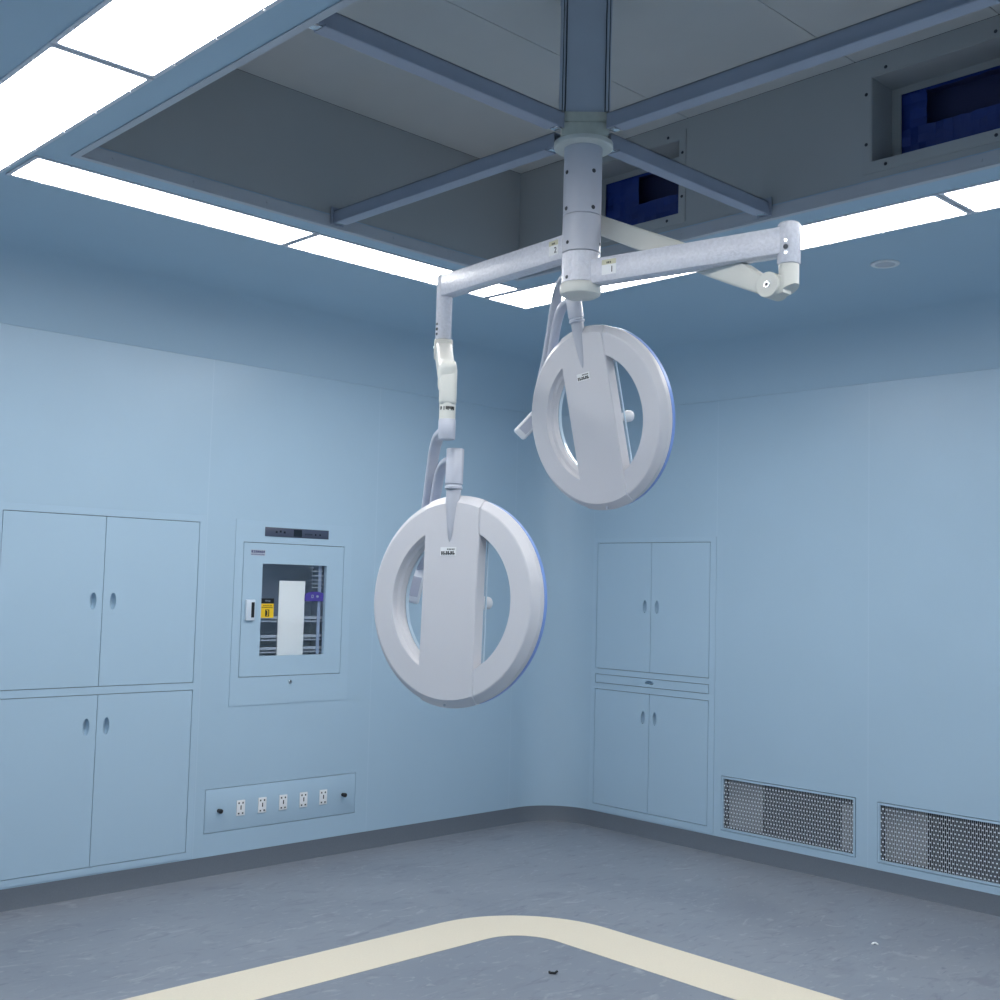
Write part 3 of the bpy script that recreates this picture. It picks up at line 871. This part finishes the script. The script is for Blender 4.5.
add('window', bx(B(), PL, W[0] - .004, W[1] - .004, -.0205, W[2] + .004, W[3] + .004, -.0235), M_GLASS, dr, 'clear glass pane')
# handle: pale housing with black slot
bm = B(); bx(bm, PL, -2.440, 1.322, .0035, -2.384, 1.434, .021, .004)
add('handle', bm, mat('pale_handle', lin(206, 218, 230), 0.35), dr, 'pale pull handle')
add('handle_slot', bx(B(), PL, -2.409, 1.338, .0208, -2.390, 1.420, .0218), M_BLACK, dr, 'black slot of the handle')
bm = B(); bx(bm, PL, -2.416, 1.672, .0035, -2.325, 1.704, .0043)
add('maker_plate', bm, M_GREYPLATE, dr, 'small pale maker plate with dark blue print')
bm = B(); glyphs(bm, PL, -2.412, 1.687, .086, .013, 7, .0043, .0036, seed=4)
glyphs(bm, PL, -2.412, 1.675, .084, .006, 13, .0043, .0012, seed=9)
add('maker_print', bm, M_NAVY, dr)
# prints on the inside face of the pane
dp = -.0202; SHX = .0136
PL0 = PL
PL = lambda u, v, d: PL0(u + SHX, v, d)     # prints sit on the inner face of the pane
bm = B(); bx(bm, PL, -2.337, 1.335, dp, -2.256, 1.412, dp + .0006); add('warning_sticker', bm, M_YELLOW, dr, 'yellow warning sticker with black print')
bm = B(); bx(bm, PL, -2.337, 1.413, dp, -2.256, 1.441, dp + .0006); glyphs(bm, PL, -2.325, 1.398, .058, .006, 8, dp + .0006, .0014, seed=2); glyphs(bm, PL, -2.332, 1.388, .070, .006, 10, dp + .0006, .0014, seed=8)
plate(bm, rect(-2.310, 1.342, -2.284, 1.380), [rect(-2.306, 1.346, -2.290, 1.376)], dp + .0006, dp + .0012, PL)
plate(bm, [(-2.306, 1.346), (-2.296, 1.350), (-2.296, 1.371), (-2.306, 1.376)], [], dp + .0012, dp + .0016, PL)
add('warning_print', bm, M_BLACK, dr, 'black header and print of the sticker')
bm = B(); glyphs(bm, PL, -2.312, 1.423, .036, .008, 3, dp + .0006, .0018, seed=6); add('header_print', bm, M_PALE, dr)
arch = [(-2.053, 1.428), (-1.916, 1.428), (-1.916, 1.468), (-1.938, 1.476), (-1.962, 1.481), (-1.986, 1.482), (-2.010, 1.481), (-2.032, 1.476), (-2.053, 1.468)]
add('purple_sticker', plate(B(), arch, [], dp, dp + .0006, PL), M_PURPLE, dr, 'purple arched sticker')
bm = B(); plate(bm, rrect(-2.010, 1.446, -1.995, 1.464, .004), [rrect(-2.0065, 1.4495, -1.9985, 1.4605, .002)], dp + .0006, dp + .0012, PL); plate(bm, oval(-1.968, 1.455, .009, .007, 12), [], dp + .0006, dp + .0012, PL)
for k, z in enumerate((1.596, 1.570, 1.546, 1.524, 1.503)): bx(bm, PL, -2.02, z, dp, -1.935 + .006 * (k % 2), z + .0035, dp + .0006)
bx(bm, PL, -2.035, 1.612, dp, -2.0, 1.620, dp + .0006)
add('pale_print', bm, M_PALE, dr)
PL = PL0
db = add('display_bar', bx(B(), PL, LC[0], LC[1], .003, LC[2], LC[3], .0065, .001), M_LCDBAR, t, 'dark grey display bar')
add('lcd_screen', bx(B(), PL, -2.148, 1.785, .0065, -2.094, 1.824, .0072), M_LCD, db)
bm = B()
for k in range(3): bx(bm, PL, -2.266 + k * .026, 1.800 + (.004 if k == 1 else 0), .0065, -2.254 + k * .026, 1.811 + (.004 if k == 1 else 0), .0071)
glyphs(bm, PL, -2.072, 1.797, .05, .008, 6, .0065, .0014, seed=1); bx(bm, PL, -2.005, 1.797, .0065, -1.997, 1.806, .0071); bx(bm, PL, -1.975, 1.797, .0065, -1.967, 1.806, .0071)
add('button_print', bm, M_LCD, db)
bm = B(); cyl(bm, (-2.134, -.003, .985), (-2.134, -.012, .985), .011, 18, ch=.002)
lk = add('lock', bm, M_CHROME, t); bm = B(); bx(bm, PL, -2.1365, .979, .0119, -2.1315, .991, .0125); add('keyhole', bm, M_BLACK, lk)
# interior
bm = B(); ia, ib, ic, id_ = DO[0] - .004, DO[1] - .02, DO[2] + .004, DO[3] + .02
Dp = -.30
bx(bm, PL, ia, ib, Dp, ic, id_, Dp - .01)
bx(bm, PL, ia, ib, -.025, ia + .006, id_, Dp); bx(bm, PL, ic - .006, ib, -.025, ic, id_, Dp)
bx(bm, PL, ia, ib, -.025, ic, ib + .006, Dp); bx(bm, PL, ia, id_ - .006, -.025, ic, id_, Dp)
add('interior', bm, M_INSIDE, t, 'grey inner lining')
for z in (1.340, 1.237, 1.170):
    bm = B(); bx(bm, PL, ia + .03, z - .012, -.035, ic - .05, z - .006, -.28)
    bx(bm, PL, ia + .03, z - .004, -.033, ic - .05, z + .003, -.037); bx(bm, PL, ia + .03, z - .028, -.033, ic - .05, z - .022, -.037)
    add('shelf', bm, M_SHELF, t)
bm = B(); bx(bm, PL, -1.945, 1.13, -.030, -1.925, 1.72, -.034)
add('shelf_rail', bm, M_INSIDE, t)
o = obj('card_panel', bx(B(), PL, -2.207, 1.105, -.0250, -2.037, 1.539, -.0310, .001), M_PAPER)
tag(o, 'tall blank white card standing behind the glass of the wall cabinet', 'card')

# ------------------------------------------------------------------ socket panel
u0, v0, u1, v1 = LSOC
loc = ((u0 + u1) / 2, 0, v0); inv = Matrix.Translation(-Vector(loc))
t = tag(empty('socket_panel', loc), 'long blue wall panel with five white sockets and two black terminals above the skirting', 'socket panel')
add('panel', bx(B(), PL, u0 + .003, v0 + .003, .0015, u1 - .003, v1 - .003, -.03, .001), M_CABINET, t)
add('back_box', bx(B(), PL, u0 + .001, v0 + .001, -.031, u1 - .001, v1 - .001, -.06), M_GAP, t)
sx = [-2.414 + .133 * k for k in range(5)]
P0 = lambda u, v, d: (u, -d, v)
bmp = B(); bx(bmp, P0, -.0255, -.041, 0, .0255, .041, .006, .002)
bmh = B()
for u, v, a, b_ in ((-.013, .026, .004, .0045), (.011, .026, .004, .0045), (0, .002, .0032, .011), (-.013, -.028, .0045, .004), (.011, -.028, .0045, .004)):
    bx(bmh, P0, u - a, v - b_, .0058, u + a, v + b_, .0064)
for k, x in enumerate(sx):
    l = (x - loc[0], -.0015, .3300 - loc[2])
    if k == 0:
        s0 = obj('socket', bmp, M_WHITE, t, loc=l); h0 = obj('socket_hole', bmh, M_BLACK, s0); s0['label'] = 'white socket outlet'
    else:
        s = s0.copy(); COL.objects.link(s); s.location = l; s.parent = t
        h = h0.copy(); COL.objects.link(h); h.parent = s
for x in (-2.545, -1.745):
    bm = B(); M = basis((x, -.0015, .3295), (1, 0, 0), (0, 0, 1), (0, -1, 0))
    revolve(bm, [(0, 0), (.010, 0), (.010, .006), (.0065, .008), (.0065, .012), (.012, .014), (.012, .027), (.009, .030), (0, .030)], M, 20)
    add('terminal', bm, M_BLACK, t, 'black grounding terminal')

# ------------------------------------------------------------------ return-air grilles
def grille(outer, label):
    u0, v0, u1, v1 = outer
    loc = (0, (u0 + u1) / 2, v0); inv = Matrix.Translation(-Vector(loc))
    t = tag(empty('air_grille', loc), label, 'air grille', 'perforated grilles low on the wall')
    def add(nm, bm, m, lab=None):
        o = obj(nm, bm, m, t); o.data.transform(inv)
        if lab: o['label'] = lab
    e = .0145
    a0, b0, a1, b1 = u0 + e, v0 + e, u1 - e, v1 - e
    bm = B(); plate(bm, rect(u0 + .0035, v0 + .0035, u1 - .0035, v1 - .0035), [rect(a0, b0, a1, b1)], .003, -.012, PR)
    add('frame', bm, M_CABINET)
    # perforated sheet: thin vertical bars with staggered bridges
    bm = B(); n = 84; pu = (a1 - a0) / n; pv = .0425
    def q(c0, d0, c1, d1):
        d = -.004
        vs = [bm.verts.new(PR(*p, d)) for p in ((c0, d0), (c1, d0), (c1, d1), (c0, d1))]; bm.faces.new(vs)
        ws = [bm.verts.new(PR(*p, d - .0012)) for p in ((c0, d0), (c1, d0), (c1, d1), (c0, d1))]; bm.faces.new(ws[::-1])
        for i in range(4): bm.faces.new((vs[i], ws[i], ws[(i + 1) % 4], vs[(i + 1) % 4]))
    for i in range(n + 1):
        c = a0 + i * pu; q(c - .0006, b0, c + .0006, b1)
    for i in range(n):
        c0, c1 = a0 + i * pu + .0006, a0 + (i + 1) * pu - .0006
        z = b0 + .008 + (pv / 2 if i % 2 else 0)
        while z < b1 - .004:
            q(c0, z, c1, z + .0068); z += pv
    add('perforated_sheet', bm, M_GRILLE)
    bm = B(); x0 = -.14
    bx(bm, PR, u0, v0, x0, u1, v1, x0 - .005)
    bx(bm, PR, u0, v0, -.013, u0 + .004, v1, x0); bx(bm, PR, u1 - .004, v0, -.013, u1, v1, x0)
    bx(bm, PR, u0, v0, -.013, u1, v0 + .004, x0); bx(bm, PR, u0, v1 - .004, -.013, u1, v1, x0)
    add('duct_box', bm, M_DARK)
    add('filter_pad', bx(B(), PR, u1 - .24, v0 + .01, -.075, u1 - .005, v1 - .015, -.080), M_FILTER, 'pale filter pad behind the sheet')
    add('filter_pad', bx(B(), PR, u0 + .005, v0 + .01, -.075, u0 + .125, v1 - .06, -.080), M_FILTER, 'pale filter pad behind the sheet')
grille(RV1, 'perforated air grille with pale blue frame next to the drawer cabinet')
grille(RV2, 'perforated air grille with pale blue frame cut by the photo edge')

# ------------------------------------------------------------------ bits of debris on the floor
bm = B(); c = Vector((-2.308, -2.199, 0))
r_ = Vector((.72, -.694, 0)); f_ = Vector((.694, .72, 0)); K = basis(c, r_ * .62, f_ * .62, Vector((0, 0, .62)))
pts = [(-.024, -.004, .016), (-.022, 0, .008), (-.014, .002, .007), (0, 0, .007), (.012, -.002, .007), (.02, .001, .012), (.03, .004, .018)]
tube(bm, [K @ Vector(p) for p in spline(pts, 5)], .0042, .0044, 12)
tag(obj('plastic_scrap', bm, M_BLACK), 'small curled black plastic scrap on the floor inside the cream stripe', 'scrap')
bm = B(); K = basis((-.917, -2.845, 0), r_ * .65, f_ * .65, (0, 0, .8))
pts = [(-.02, 0, .004), (-.008, .004, .010), (.006, 0, .011), (.02, -.006, .004)]
tube(bm, [K @ Vector(p) for p in spline(pts, 5)], .0028, .006, 10)
tag(obj('paper_scrap', bm, M_WHITE), 'tiny white paper scrap on the floor near the cut-off grille', 'scrap')

# ------------------------------------------------------------------ world, camera, colour management
w = bpy.data.worlds.new('room_world'); sc.world = w; w.use_nodes = True
w.node_tree.nodes['Background'].inputs[0].default_value = (0.35, 0.45, 0.6, 1)
w.node_tree.nodes['Background'].inputs[1].default_value = 0.0
cam = bpy.data.cameras.new('camera'); co = bpy.data.objects.new('camera', cam); COL.objects.link(co)
r = Vector((0.7195237396611827, -0.6939829349247353, 0.025947525840383776))
u = Vector((-0.0687559023289926, -0.03400721462278023, 0.9970537273630375))
d = Vector((0.6910558689128635, 0.7191878721077344, 0.07218442113251601))
co.matrix_world = basis((-5.818804928, -5.475186662, 1.55), r, u, -d)
cam.sensor_fit = 'HORIZONTAL'; cam.sensor_width = 36.0; cam.lens = 36.0 * 1166.124 / 1000.0
cam.clip_start = 0.02
sc.camera = co
sc.view_settings.view_transform = 'Standard'; sc.view_settings.look = 'None'
sc.view_settings.exposure = 0.0; sc.view_settings.gamma = 1.0; sc.view_settings.use_curve_mapping = False
